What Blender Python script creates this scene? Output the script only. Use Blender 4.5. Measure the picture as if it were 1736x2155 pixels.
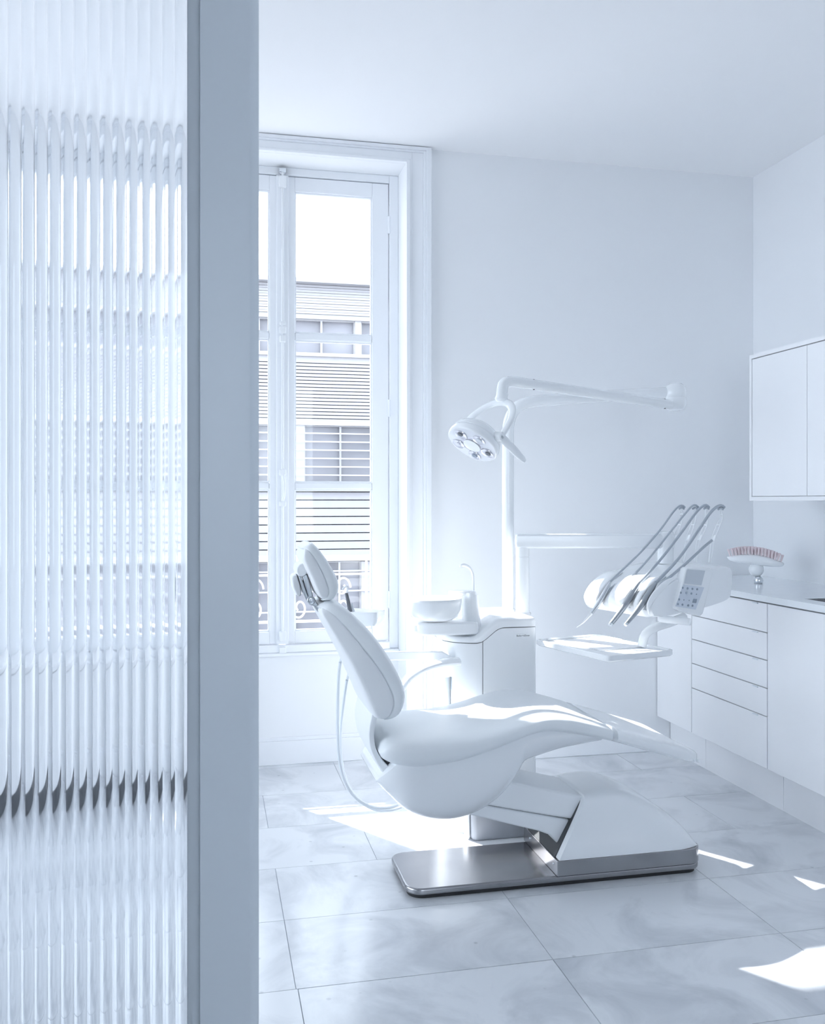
import bpy, bmesh, math, random
from mathutils import Vector, Matrix
random.seed(7)
SC = bpy.context.scene
for o in list(bpy.data.objects):
    bpy.data.objects.remove(o)

# ------------------------------------------------------------------ camera, sky, sun, exposure
FPX, CX, CY, EYE, YAW = 1909.0, 868.0, 1055.0, 1.28, math.radians(12.46)
cam_d = bpy.data.cameras.new('camera')
cam = bpy.data.objects.new('camera', cam_d)
SC.collection.objects.link(cam)
cam.location = (0, 0, EYE)
cam.rotation_euler = (math.radians(90), 0, -YAW)
cam_d.sensor_fit = 'HORIZONTAL'
cam_d.sensor_width = 36.0
cam_d.lens = 36.0 * FPX / 1736.0
cam_d.shift_x = 0.0
cam_d.shift_y = (CY - 1077.5) / 1736.0
cam_d.clip_start = 0.05
cam_d.clip_end = 300
SC.camera = cam

world = bpy.data.worlds.new('sky')
SC.world = world
world.use_nodes = True
bg = world.node_tree.nodes['Background']
bg.inputs[0].default_value = (0.80, 0.885, 1.0, 1)
bg.inputs[1].default_value = 4.6

sun_d = bpy.data.lights.new('sun', 'SUN')
sun = bpy.data.objects.new('sun', sun_d)
SC.collection.objects.link(sun)
sun_d.energy = 18.0
sun_d.angle = math.radians(0.6)
sun_d.color = (1.0, 0.98, 0.97)
SUN_DIR = Vector((0.56, -0.8285, -0.80)).normalized()      # the way the light travels
sun.rotation_euler = SUN_DIR.to_track_quat('-Z', 'Y').to_euler()

vs = SC.view_settings
vs.view_transform = 'Standard'
vs.look = 'None'
vs.gamma = 1.0
vs.use_curve_mapping = False
vs.exposure = 0.17
SC.display_settings.display_device = 'sRGB'
cy = SC.cycles
cy.use_denoising = True
cy.max_bounces = 14
cy.diffuse_bounces = 8
cy.glossy_bounces = 6
cy.transmission_bounces = 10
cy.transparent_max_bounces = 12
cy.sample_clamp_indirect = 6.0
cy.blur_glossy = 0.6
cy.caustics_reflective = False
cy.caustics_refractive = False

# ------------------------------------------------------------------ photograph -> place
SN, CS = math.sin(YAW), math.cos(YAW)
def ray(px, py):
    r = (px - CX) / FPX
    return (SN + r * CS, CS - r * SN, (CY - py) / FPX)
def at(px, py, Y=None, X=None, Z=None):
    d = ray(px, py)
    t = Y / d[1] if Y is not None else (X / d[0] if X is not None else (Z - EYE) / d[2])
    return Vector((d[0] * t, d[1] * t, EYE + d[2] * t))
def on_plane(px, py, p, e):
    d = ray(px, py)
    n = (-e[1], e[0])
    t = (p[0] * n[0] + p[1] * n[1]) / (d[0] * n[0] + d[1] * n[1])
    return Vector((d[0] * t, d[1] * t, EYE + d[2] * t))

# ------------------------------------------------------------------ materials
MATS = {}
def mat(name, col, rough=0.4, metal=0.0, vary=0.02, scale=6.0, coat=0.0, bump=0.0, bscale=200.0, spec=0.5):
    m = bpy.data.materials.new(name)
    m.use_nodes = True
    nt = m.node_tree
    b = nt.nodes['Principled BSDF']
    b.inputs['Roughness'].default_value = rough
    b.inputs['Metallic'].default_value = metal
    b.inputs['Coat Weight'].default_value = coat
    b.inputs['Coat Roughness'].default_value = 0.08
    b.inputs['Specular IOR Level'].default_value = spec
    tc = nt.nodes.new('ShaderNodeTexCoord')
    nz = nt.nodes.new('ShaderNodeTexNoise')
    nz.inputs['Scale'].default_value = scale
    nz.inputs['Detail'].default_value = 3
    nt.links.new(tc.outputs['Object'], nz.inputs['Vector'])
    rp = nt.nodes.new('ShaderNodeValToRGB')
    rp.color_ramp.elements[0].position = 0.3
    rp.color_ramp.elements[1].position = 0.7
    rp.color_ramp.elements[0].color = (*[max(0, c * (1 - vary)) for c in col], 1)
    rp.color_ramp.elements[1].color = (*[min(1, c * (1 + vary)) for c in col], 1)
    nt.links.new(nz.outputs['Fac'], rp.inputs['Fac'])
    nt.links.new(rp.outputs['Color'], b.inputs['Base Color'])
    if bump:
        n2 = nt.nodes.new('ShaderNodeTexNoise')
        n2.inputs['Scale'].default_value = bscale
        nt.links.new(tc.outputs['Object'], n2.inputs['Vector'])
        bp = nt.nodes.new('ShaderNodeBump')
        bp.inputs['Strength'].default_value = bump
        bp.inputs['Distance'].default_value = 0.002
        nt.links.new(n2.outputs['Fac'], bp.inputs['Height'])
        nt.links.new(bp.outputs['Normal'], b.inputs['Normal'])
    MATS[name] = m
    return m

mat('wall_paint', (0.855, 0.87, 0.89), 0.75, vary=0.008, scale=1.5, bump=0.05, bscale=120)
mat('ceiling_paint', (0.91, 0.915, 0.925), 0.8, vary=0.006, scale=1.2, bump=0.04, bscale=120)
mat('wood_paint', (0.86, 0.88, 0.91), 0.35, vary=0.01, scale=4)
mat('stile_paint', (0.66, 0.71, 0.76), 0.38, vary=0.01, scale=3)
mat('plastic', (0.86, 0.88, 0.90), 0.22, vary=0.008, coat=0.25)
mat('plastic_matte', (0.84, 0.86, 0.88), 0.42, vary=0.008)
mat('vinyl', (0.80, 0.83, 0.85), 0.38, vary=0.012, scale=10, bump=0.03, bscale=600)
mat('laminate', (0.92, 0.925, 0.94), 0.25, vary=0.006)
mat('worktop', (0.84, 0.87, 0.90), 0.12, vary=0.012, scale=15)
mat('steel', (0.36, 0.36, 0.375), 0.22, 1.0, vary=0.06, scale=9)
mat('bracket_steel', (0.42, 0.45, 0.48), 0.3, 1.0, vary=0.05)
mat('chrome', (0.72, 0.75, 0.78), 0.12, 1.0, vary=0.03)
mat('rubber', (0.025, 0.027, 0.03), 0.6)
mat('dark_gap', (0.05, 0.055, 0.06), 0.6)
mat('grey_box', (0.34, 0.36, 0.40), 0.35)
mat('hose', (0.42, 0.46, 0.51), 0.4)
mat('hose_light', (0.74, 0.78, 0.82), 0.35)
mat('key_face', (0.62, 0.67, 0.74), 0.3)
mat('key_mark', (0.30, 0.35, 0.42), 0.4)
mat('screen', (0.60, 0.64, 0.69), 0.1)
mat('pink_bristle', (0.90, 0.79, 0.81), 0.5, vary=0.08)
mat('ink', (0.10, 0.11, 0.13), 0.5)
mat('suction_dark', (0.13, 0.14, 0.16), 0.4)
mat('reflector', (0.80, 0.80, 0.86), 0.15, 0.6)
mat('grout', (0.42, 0.45, 0.50), 0.8)
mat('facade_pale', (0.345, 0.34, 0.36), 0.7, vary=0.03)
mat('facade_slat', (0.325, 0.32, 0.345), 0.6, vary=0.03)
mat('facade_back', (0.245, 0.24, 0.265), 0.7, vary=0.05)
mat('facade_frame', (0.42, 0.415, 0.43), 0.5)
mat('facade_pane', (0.21, 0.21, 0.235), 0.25, vary=0.25, scale=0.7)
mat('grey_plinth', (0.10, 0.105, 0.12), 0.5)
mat('street', (0.30, 0.30, 0.31), 0.8)
mat('iron', (0.55, 0.55, 0.58), 0.5)

def floor_stone():
    m = bpy.data.materials.new('floor_stone')
    m.use_nodes = True
    nt = m.node_tree
    b = nt.nodes['Principled BSDF']
    oi = nt.nodes.new('ShaderNodeObjectInfo')
    tc = nt.nodes.new('ShaderNodeTexCoord')
    ad = nt.nodes.new('ShaderNodeVectorMath'); ad.operation = 'ADD'
    mu = nt.nodes.new('ShaderNodeVectorMath'); mu.operation = 'SCALE'
    mu.inputs['Scale'].default_value = 37.0
    cx = nt.nodes.new('ShaderNodeCombineXYZ')
    for k in range(3): nt.links.new(oi.outputs['Random'], cx.inputs[k])
    nt.links.new(cx.outputs[0], mu.inputs[0])
    nt.links.new(tc.outputs['Object'], ad.inputs[0]); nt.links.new(mu.outputs[0], ad.inputs[1])
    n1 = nt.nodes.new('ShaderNodeTexNoise')
    n1.inputs['Scale'].default_value = 3.2; n1.inputs['Detail'].default_value = 7; n1.inputs['Roughness'].default_value = 0.6
    n1.inputs['Distortion'].default_value = 0.9
    nt.links.new(ad.outputs[0], n1.inputs['Vector'])
    r1 = nt.nodes.new('ShaderNodeValToRGB')
    e = r1.color_ramp.elements
    e[0].position = 0.30; e[0].color = (0.52, 0.545, 0.585, 1)
    e[1].position = 0.56; e[1].color = (0.72, 0.74, 0.77, 1)
    nt.links.new(n1.outputs['Fac'], r1.inputs['Fac'])
    n2 = nt.nodes.new('ShaderNodeTexVoronoi')
    n2.inputs['Scale'].default_value = 9.0
    nt.links.new(ad.outputs[0], n2.inputs['Vector'])
    r2 = nt.nodes.new('ShaderNodeValToRGB')
    r2.color_ramp.elements[0].position = 0.03; r2.color_ramp.elements[0].color = (0.68, 0.68, 0.70, 1)
    r2.color_ramp.elements[1].position = 0.075; r2.color_ramp.elements[1].color = (1, 1, 1, 1)
    nt.links.new(n2.outputs['Distance'], r2.inputs['Fac'])
    mx = nt.nodes.new('ShaderNodeMix'); mx.data_type = 'RGBA'; mx.blend_type = 'MULTIPLY'
    mx.inputs[0].default_value = 0.8
    nt.links.new(r1.outputs['Color'], mx.inputs[6]); nt.links.new(r2.outputs['Color'], mx.inputs[7])
    nt.links.new(mx.outputs[2], b.inputs['Base Color'])
    r3 = nt.nodes.new('ShaderNodeMapRange')
    r3.inputs['To Min'].default_value = 0.15; r3.inputs['To Max'].default_value = 0.27
    b.inputs['Specular IOR Level'].default_value = 0.75
    nt.links.new(n1.outputs['Fac'], r3.inputs['Value'])
    nt.links.new(r3.outputs[0], b.inputs['Roughness'])
    MATS['floor_stone'] = m
floor_stone()

def fluted_glass():
    m = bpy.data.materials.new('fluted_glass')
    m.use_nodes = True
    b = m.node_tree.nodes['Principled BSDF']
    b.inputs['Base Color'].default_value = (0.95, 0.975, 1.0, 1)
    b.inputs['Roughness'].default_value = 0.04
    b.inputs['IOR'].default_value = 1.48
    b.inputs['Transmission Weight'].default_value = 1.0
    MATS['fluted_glass'] = m
fluted_glass()
def clear_pane(name, tint, gloss):
    m = bpy.data.materials.new(name)
    m.use_nodes = True
    nt = m.node_tree
    nt.nodes.remove(nt.nodes['Principled BSDF'])
    tr = nt.nodes.new('ShaderNodeBsdfTransparent'); tr.inputs[0].default_value = (*tint, 1)
    gl = nt.nodes.new('ShaderNodeBsdfGlossy'); gl.inputs['Roughness'].default_value = 0.02
    fr = nt.nodes.new('ShaderNodeLayerWeight'); fr.inputs['Blend'].default_value = 0.5
    pw = nt.nodes.new('ShaderNodeMath'); pw.operation = 'POWER'; pw.inputs[1].default_value = 5.0
    mm = nt.nodes.new('ShaderNodeMath'); mm.operation = 'MULTIPLY_ADD'; mm.inputs[1].default_value = gloss*.8; mm.inputs[2].default_value = .025
    mx = nt.nodes.new('ShaderNodeMixShader')
    nt.links.new(fr.outputs['Facing'], pw.inputs[0]); nt.links.new(pw.outputs[0], mm.inputs[0]); nt.links.new(mm.outputs[0], mx.inputs[0])
    nt.links.new(tr.outputs[0], mx.inputs[1]); nt.links.new(gl.outputs[0], mx.inputs[2])
    nt.links.new(mx.outputs[0], nt.nodes['Material Output'].inputs[0])
    MATS[name] = m
clear_pane('window_glass', (0.98, 0.99, 0.99), 1.0)
clear_pane('lens_clear', (0.97, 0.97, 0.99), 1.0)
clear_pane('whip_clear', (0.80, 0.84, 0.88), 1.0)

# ------------------------------------------------------------------ mesh helpers
def catmull(pts, n):
    pts = [Vector(p) for p in pts]
    if len(pts) < 3:
        return [pts[0].lerp(pts[-1], i / n) for i in range(n + 1)]
    P = [pts[0] * 2 - pts[1]] + pts + [pts[-1] * 2 - pts[-2]]
    dense = []
    for i in range(1, len(P) - 2):
        for k in range(16):
            t = k / 16
            a, b, c, d = P[i - 1], P[i], P[i + 1], P[i + 2]
            dense.append(0.5 * ((2 * b) + (c - a) * t + (2 * a - 5 * b + 4 * c - d) * t * t + (3 * b - a - 3 * c + d) * t ** 3))
    dense.append(pts[-1])
    L = [0]
    for i in range(1, len(dense)): L.append(L[-1] + (dense[i] - dense[i - 1]).length)
    out, j = [], 0
    for i in range(n + 1):
        s = L[-1] * i / n
        while j < len(L) - 2 and L[j + 1] < s: j += 1
        f = (s - L[j]) / max(1e-9, L[j + 1] - L[j])
        out.append(dense[j].lerp(dense[j + 1], min(1, max(0, f))))
    return out
def spw(v, e): return math.copysign(abs(v) ** e, v)

class MB:
    def __init__(s): s.v, s.f = [], []
    def box(s, x0, x1, y0, y1, z0, z1):
        b = len(s.v)
        s.v += [Vector(p) for p in ((x0,y0,z0),(x1,y0,z0),(x1,y1,z0),(x0,y1,z0),(x0,y0,z1),(x1,y0,z1),(x1,y1,z1),(x0,y1,z1))]
        s.f += [[b+i for i in q] for q in ((3,2,1,0),(4,5,6,7),(0,1,5,4),(1,2,6,5),(2,3,7,6),(3,0,4,7))]
        return s
    def loft(s, rings, cap=True, closed=True):
        b = len(s.v); n = len(rings[0])
        for r in rings: s.v += [Vector(p) for p in r]
        for i in range(len(rings) - 1):
            for k in range(n if closed else n - 1):
                k2 = (k + 1) % n
                s.f.append([b + i*n + k, b + i*n + k2, b + (i+1)*n + k2, b + (i+1)*n + k])
        if cap:
            s.f.append([b + k for k in reversed(range(n))])
            e = b + (len(rings) - 1) * n
            s.f.append([e + k for k in range(n)])
        return s
    def prism(s, pts, d):                       # polygon of 3D points swept by vector d
        pts = [Vector(p) for p in pts]; d = Vector(d)
        return s.loft([pts, [p + d for p in pts]])
    def prism_xz(s, pts, y0, y1): return s.prism([(x, y0, z) for x, z in pts], (0, y1 - y0, 0))
    def prism_xy(s, pts, z0, z1): return s.prism([(x, y, z0) for x, y in pts], (0, 0, z1 - z0))
    def tube(s, path, r, seg=12, n=None, sq=1.0, up=None):
        if n: path = catmull(path, n)
        path = [Vector(p) for p in path]
        m = len(path); rings = []; nrm = None
        for i, p in enumerate(path):
            t = (path[min(i+1, m-1)] - path[max(i-1, 0)]).normalized()
            if nrm is None:
                ref = Vector(up) if up else (Vector((0,0,1)) if abs(t.z) < 0.9 else Vector((0,1,0)))
                nrm = (ref - t * ref.dot(t)).normalized()
            else:
                nrm = (nrm - t * nrm.dot(t)).normalized()
            bn = t.cross(nrm)
            rr = r[min(i * len(r) // m, len(r)-1)] if isinstance(r, (list, tuple)) and len(r) != m else (r[i] if isinstance(r, (list, tuple)) else r)
            rings.append([p + nrm * (math.cos(2*math.pi*k/seg) * rr) + bn * (math.sin(2*math.pi*k/seg) * rr * sq) for k in range(seg)])
        return s.loft(rings)
    def lathe(s, prof, o, ax=(0,0,1), seg=40, ref=None):   # prof: (radius, height along ax)
        o, ax = Vector(o), Vector(ax).normalized()
        ref = Vector(ref) if ref else (Vector((1,0,0)) if abs(ax.x) < 0.9 else Vector((0,1,0)))
        u = (ref - ax * ref.dot(ax)).normalized(); w = ax.cross(u)
        return s.loft([[o + ax*h + (u*math.cos(2*math.pi*k/seg) + w*math.sin(2*math.pi*k/seg)) * max(r, 1e-4) for k in range(seg)] for r, h in prof])
    def slab(s, st, n=4.0, N=32):               # stations (back xz, front xz, half width, centre y)
        rings = []
        for b, f, hw, yc in st:
            mx, mz, hx, hz = (b[0]+f[0])/2, (b[1]+f[1])/2, (f[0]-b[0])/2, (f[1]-b[1])/2
            R = []
            for k in range(N):
                t = 2*math.pi*(k+0.5)/N
                c, q = spw(math.cos(t), 2/n), spw(math.sin(t), 2/n)
                R.append((mx + hx*c, yc + hw*q, mz + hz*c))
            rings.append(R)
        return s.loft(rings)
    def build(s, name, m, parent=None, bevel=0, seg=3, ang=38, sub=0, loc=None):
        me = bpy.data.meshes.new(name)
        me.from_pydata([tuple(p) for p in s.v], [], s.f)
        b = bmesh.new(); b.from_mesh(me)
        bmesh.ops.recalc_face_normals(b, faces=b.faces)
        b.to_mesh(me); b.free()
        o = bpy.data.objects.new(name, me)
        SC.collection.objects.link(o)
        me.materials.append(MATS[m] if isinstance(m, str) else m)
        for p in me.polygons: p.use_smooth = True
        me.set_sharp_from_angle(angle=math.radians(ang))
        if bevel:
            md = o.modifiers.new('bevel', 'BEVEL'); md.width = bevel; md.segments = seg
            md.limit_method = 'ANGLE'; md.angle_limit = math.radians(35); md.harden_normals = False
        if sub:
            md = o.modifiers.new('subdivision', 'SUBSURF'); md.levels = sub; md.render_levels = sub
        if parent is not None: adopt(o, parent)
        return o
def wloc(o):
    v = o.location.copy()
    while o.parent is not None:
        v = o.matrix_parent_inverse @ v
        o = o.parent
        v = v + o.location
    return v
def adopt(o, parent):
    o.parent = parent
    o.matrix_parent_inverse = Matrix.Translation(-wloc(parent))
def tag(o, label=None, cat=None, group=None, kind=None):
    if label: o['label'] = label
    if cat: o['category'] = cat
    if group: o['group'] = group
    if kind: o['kind'] = kind
    return o
def thing(name, label, cat, loc, group=None, kind=None):
    o = bpy.data.objects.new(name, None)
    SC.collection.objects.link(o)
    o.empty_display_size = 0.05
    o.location = loc
    return tag(o, label, cat, group, kind)
def bx(name, m, parent, x0, x1, y0, y1, z0, z1, bevel=0.0, seg=2):
    return MB().box(x0, x1, y0, y1, z0, z1).build(name, m, parent, bevel, seg)
def rrect(x0, x1, y0, y1, r, n=8):
    r = r if isinstance(r, (list, tuple)) else [r]*4           # x0y0, x1y0, x1y1, x0y1
    out = []
    for (cx_, cy_, a0, q) in ((x0, y0, 180, 0), (x1, y0, 270, 1), (x1, y1, 0, 2), (x0, y1, 90, 3)):
        rr = r[q]
        if rr <= 0: out.append((cx_, cy_)); continue
        ox = cx_ + (rr if cx_ == x0 else -rr); oy = cy_ + (rr if cy_ == y0 else -rr)
        for k in range(n + 1):
            a = math.radians(a0 + 90 * k / n)
            out.append((ox + rr*math.cos(a), oy + rr*math.sin(a)))
    return out
def polylerp(pts, n): return [(p.x, p.y) for p in catmull([(a, b, 0) for a, b in pts], n)]

# ------------------------------------------------------------------ room shell
XL, XR, YF, YB, ZC = -1.95, 2.785, -2.60, 4.28, 2.987
NX0, NX1, NZ, YN = -0.243, 0.911, 2.908, 4.45                  # the window niche
floor = bx('floor', 'grout', None, XL - .1, XR + .1, YF - .1, YB + .32, -0.1, -0.002)
tag(floor, 'pale grey stone tile floor', 'floor', kind='structure')
def tiles():
    cache = {}
    rows = {4: [.58, 1.29, 2.0], 3: [.215, .93, 1.645, 2.36], 2: [.575, 1.29, 2.0], 1: [.215, .93, 1.645, 2.36], 0: [.93, 1.645, 2.36], -1: [.22, .93, 1.645, 2.36]}
    for r in range(-12, 6):
        y0, y1 = 2.39 + .4*r, 2.39 + .4*(r+1)
        y1 = min(y1, YB + .30); y0 = max(y0, YF)
        js = rows.get(r, [.22 + (.36 if r % 2 else 0) + .715*k for k in range(4)])
        left = []
        x = js[0]
        while x > XL: x -= .715; left.append(x)
        xs = sorted([max(XL, q) for q in left] + [q for q in js if q < XR - .02] + [XR])
        for a, b in zip(xs[:-1], xs[1:]):
            if b - a < .02: continue
            g = .0012
            w, d = round(b - a - 2*g, 3), round(y1 - y0 - 2*g, 3)
            if (w, d) not in cache:
                o = bx('floor_tile', 'floor_stone', None, -w/2, w/2, -d/2, d/2, -.012, 0, .0008, 1)
                cache[(w, d)] = o.data
            else:
                o = bpy.data.objects.new('floor_tile', cache[(w, d)])
                SC.collection.objects.link(o)
            o.location = ((a+b)/2, (y0+y1)/2, 0)
            o.parent = floor
tiles()
tag(bx('ceiling', 'ceiling_paint', None, XL - .1, XR + .1, YF - .1, YB + .32, ZC, ZC + .1), 'smooth white ceiling', 'ceiling', kind='structure')
wb = MB().box(XL, NX0, YB, YN + .12, 0, ZC).box(NX1, XR, YB, YN + .12, 0, ZC).box(NX0, NX1, YB, YN + .12, NZ, ZC)
wb.box(NX0, NX1, YN + .004, YN + .12, 0, .545)
OX0, OX1, YO1 = -.34, 1.0, 4.76
wb.box(XL, OX0, YN + .12, YO1, 0, ZC).box(OX1, XR, YN + .12, YO1, 0, ZC).box(OX0, OX1, YN + .12, YO1, 2.86, ZC).box(OX0, OX1, YN + .12, YO1, -.1, .50)
tag(wb.build('wall_back', 'wall_paint'), 'white painted wall holding the tall window', 'wall', kind='structure')
tag(bx('wall_right', 'wall_paint', None, XR, XR + .1, YF, YB + .3, 0, ZC), 'white painted wall behind the cabinets', 'wall', kind='structure')
wl = MB().box(XL - .12, XL, YF, 1.65, 0, ZC).box(XL - .12, XL, 4.1, YB + .3, 0, ZC).box(XL - .12, XL, 1.65, 4.1, 0, .2).box(XL - .12, XL, 1.65, 4.1, 2.85, ZC)
tag(wl.build('wall_left', 'wall_paint'), 'white painted side wall beyond the fluted glass', 'wall', kind='structure')
w3 = thing('added_window_side', 'tall unseen window added in the side wall to bring in daylight', 'window', (XL - .06, 2.7, .2), kind='structure')  # unseen window, added so daylight reaches the cabinet fronts from the left
bx('pane', 'window_glass', w3, XL - .063, XL - .058, 1.69, 4.06, .24, 2.81)
MB().box(XL - .09, XL - .03, 1.65, 1.69, .2, 2.85).box(XL - .09, XL - .03, 4.06, 4.1, .2, 2.85).box(XL - .09, XL - .03, 1.69, 4.06, .2, .24).box(XL - .09, XL - .03, 1.69, 4.06, 2.81, 2.85).box(XL - .09, XL - .03, 2.68, 2.72, .24, 2.81).build('frame', 'wood_paint', w3)
wf = MB().box(XL, -0.4, YF - .1, YF, 0, ZC).box(1.3, XR, YF - .1, YF, 0, ZC).box(-0.4, 1.3, YF - .1, YF, 0, .85).box(-0.4, 1.3, YF - .1, YF, 2.75, ZC)
tag(wf.build('wall_front', 'wall_paint'), 'white wall with opening added for daylight behind the camera', 'wall', kind='structure')
w2 = thing('added_window_front', 'wide unseen window added behind the camera to bring in daylight', 'window', (.375, YF - .05, .85), kind='structure')  # unseen window, added to light the faces turned towards the camera
bx('pane', 'window_glass', w2, -.37, 1.27, YF - .056, YF - .05, .88, 2.72)
MB().box(-0.4, 1.3, YF - .08, YF - .02, .85, .89).box(-0.4, 1.3, YF - .08, YF - .02, 2.71, 2.75).box(-.4, -.36, YF - .08, YF - .02, .89, 2.71).box(1.26, 1.3, YF - .08, YF - .02, .89, 2.71).box(.36, .39, YF - .08, YF - .02, .89, 2.71).build('frame', 'wood_paint', w2)
# baseboards and architrave
tag(MB().box(NX0 + .004, NX1 - .004, YN - .014, YN + .004, 0, .115).box(NX0 + .004, NX1 - .004, YN - .010, YN + .004, .115, .132).build('baseboard_niche', 'wood_paint', bevel=.003), 'white baseboard under the window', 'baseboard', kind='structure')
tag(MB().box(1.045, 2.24, YB - .014, YB, 0, .09).build('baseboard_back', 'wood_paint', bevel=.004), 'white baseboard on the window wall', 'baseboard', kind='structure')
tr1 = thing('trim_1', 'stepped white moulding around the window niche', 'trim', (NX1, YB, 0), kind='structure')
def architrave():
    # stepped section: distance from the opening, projection from the wall
    steps = [(0, .018, .028), (.018, .030, .020), (.030, .085, .014), (.085, .098, .024), (.098, .122, .034)]
    for a, b, p in steps:
        MB().box(NX1 + a, NX1 + b, YB - p, YB, 0, NZ + b*.62).box(NX0 - b, NX0 - a, YB - p, YB, 0, NZ + b*.62).box(NX0 - a, NX1 + a, YB - p, YB, NZ + a*.62, NZ + b*.62).build('moulding', 'wood_paint', tr1, .002, 2)
architrave()

bs = bx('shade_slab_window', 'facade_pale', None, XL - .12, 3.2, 4.77, 5.33, 3.10, 3.22)  # unseen slab, added to cut off sun through the upper panes
tag(bs, 'unseen slab added outside over the window to block sun', 'sun shade', kind='structure')
tag(bx('shade_slab_side', 'facade_pale', None, XL - 2.2, XL - .12, -1.0, 7.6, 3.10, 3.22), 'unseen slab added outside the side window to block sun', 'terrace roof', kind='structure')  # unseen roof, added to keep direct sun out of the side wall opening
# ------------------------------------------------------------------ window
win = thing('window_1', 'tall white double casement window with three panes in each leaf', 'window', ((NX0 + NX1)/2, YN, .545), kind='structure')
ZS0, ZS1 = .586, 2.865
f = MB().box(NX0, NX0 + .046, YN, YN + .07, .545, NZ).box(NX1 - .046, NX1, YN, YN + .07, .545, NZ).box(NX0 + .046, NX1 - .046, YN, YN + .07, ZS1 + .004, NZ).box(NX0 + .046, NX1 - .046, YN - .02, YN + .07, .545, ZS0 - .004)
f.build('frame', 'wood_paint', win, .004)
bx('sill', 'wood_paint', win, NX0 + .002, NX1 - .002, YN - .032, YN, .528, .545, .005)
XM = .334
BAR = [1.355, 2.087]
def sash(side):
    if side > 0: x0, x1, g0, g1 = XM + .012, NX1 - .050, .395, .779
    else: x0, x1, g0, g1 = NX0 + .050, XM - .012, -.111, .273
    y0, y1 = YN + .004, YN + .052
    s = MB().box(x0, g0, y0, y1, ZS0, ZS1).box(g1, x1, y0, y1, ZS0, ZS1).box(g0, g1, y0, y1, ZS0, .645).box(g0, g1, y0, y1, 2.795, ZS1)
    so = s.build('sash', 'wood_paint', win, .003)
    for zb in BAR:
        bx('glazing_bar', 'wood_paint', so, g0, g1, y0 + .004, y1 - .006, zb - .017, zb + .017, .006)
    zz = [.645] + [q for zb in BAR for q in (zb - .017, zb + .017)] + [2.795]
    for k in range(3):
        a, b = zz[2*k], zz[2*k+1]
        bx('pane', 'window_glass', so, g0 - .004, g1 + .004, y0 + .028, y0 + .032, a - .004, b + .004)
        MB().box(g0, g0 + .007, y0 + .010, y0 + .027, a, b).box(g1 - .007, g1, y0 + .010, y0 + .027, a, b).box(g0 + .007, g1 - .007, y0 + .010, y0 + .027, a, a + .007).box(g0 + .007, g1 - .007, y0 + .010, y0 + .027, b - .007, b).build('glazing_bead', 'wood_paint', so)
    hx = x1 + .002 if side > 0 else x0 - .002
    for zc in (2.66, 1.745, .79):
        MB().tube([(hx, y0 - .004, zc - .042), (hx, y0 - .004, zc + .042)], .0075, 12).build('hinge', 'wood_paint', so)
    return so
sash(1); sash(-1)
bx('meeting_stile', 'wood_paint', win, XM - .030, XM + .030, YN - .010, YN + .0035, ZS0, ZS1, .004)
cb = MB().tube([(XM, YN - .020, .60), (XM, YN - .020, 2.895)], .0065, 12).build('cremone_bolt', 'plastic_matte', win)
for z0, z1, w in ((2.80, 2.855, .018), (2.095, 2.125, .016), (2.135, 2.150, .014), (2.05, 2.083, .014), (1.405, 1.435, .016), (1.255, 1.280, .016), (.60, .65, .016), (.545, .575, .018)):
    bx('rod_guide', 'plastic_matte', cb, XM - w, XM + w, YN - .036, YN - .010, z0, z1, .004)
MB().tube([(XM, YN - .03, 1.405), (XM + .004, YN - .052, 1.385), (XM + .006, YN - .06, 1.345), (XM + .004, YN - .052, 1.305), (XM, YN - .03, 1.28)], .006, 10, 20).build('pull_handle', 'plastic_matte', cb)
bx('strike_plate', 'chrome', cb, XM - .017, XM + .017, YN - .028, YN, ZS1 + .008, ZS1 + .03, .003)

# ------------------------------------------------------------------ fluted glass door
YD = 1.60
dr = thing('door_1', 'glazed partition of vertically fluted glass with a wide pale grey stile', 'door', (0.02, YD, 0), kind='structure')
def flutes():
    P, x1, x0, dep, ns = .0204, -.0415, XL + .02, .0029, 14
    z0, z1 = .06, ZC - .06
    top = []
    n = int((x1 - x0) / P)
    pts = []
    for i in range(n):
        xa = x1 - P*i
        R = ((P/2)**2 + dep**2) / (2*dep)
        for k in range(ns):
            t = k / ns
            xx = P*(t - .5)
            pts.append((xa - P*t, math.sqrt(R*R - xx*xx) - (R - dep)))
    pts.append((x1 - P*n, 0))
    outline = [(x, YD + .003 + h) for x, h in pts] + [(x1 - P*n, YD - .002), (x1, YD - .002)]
    MB().prism_xy(outline, z0, z1).build('fluted_pane', 'fluted_glass', dr, ang=40)
flutes()
MB().prism_xy([(-.0205, YD - .030), (.0610, YD - .030), (.0660, YD - .029), (.0770, YD - .018), (.0790, YD - .012), (.0790, YD + .055), (-.0205, YD + .055)], 0, ZC).build('stile', 'stile_paint', dr, .0015, 2)
MB().prism_xy([(-.0415, YD - .004), (-.0385, YD - .007), (-.0215, YD - .012), (-.0205, YD - .012), (-.0205, YD + .040), (-.0415, YD + .030)], 0, ZC).build('glazing_bead', 'stile_paint', dr, .001, 2)
bx('rail', 'stile_paint', dr, XL, -.0415, YD - .012, YD + .04, 0, .062, .003)
bx('rail', 'stile_paint', dr, XL, -.0415, YD - .012, YD + .04, ZC - .062, ZC, .003)

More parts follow.
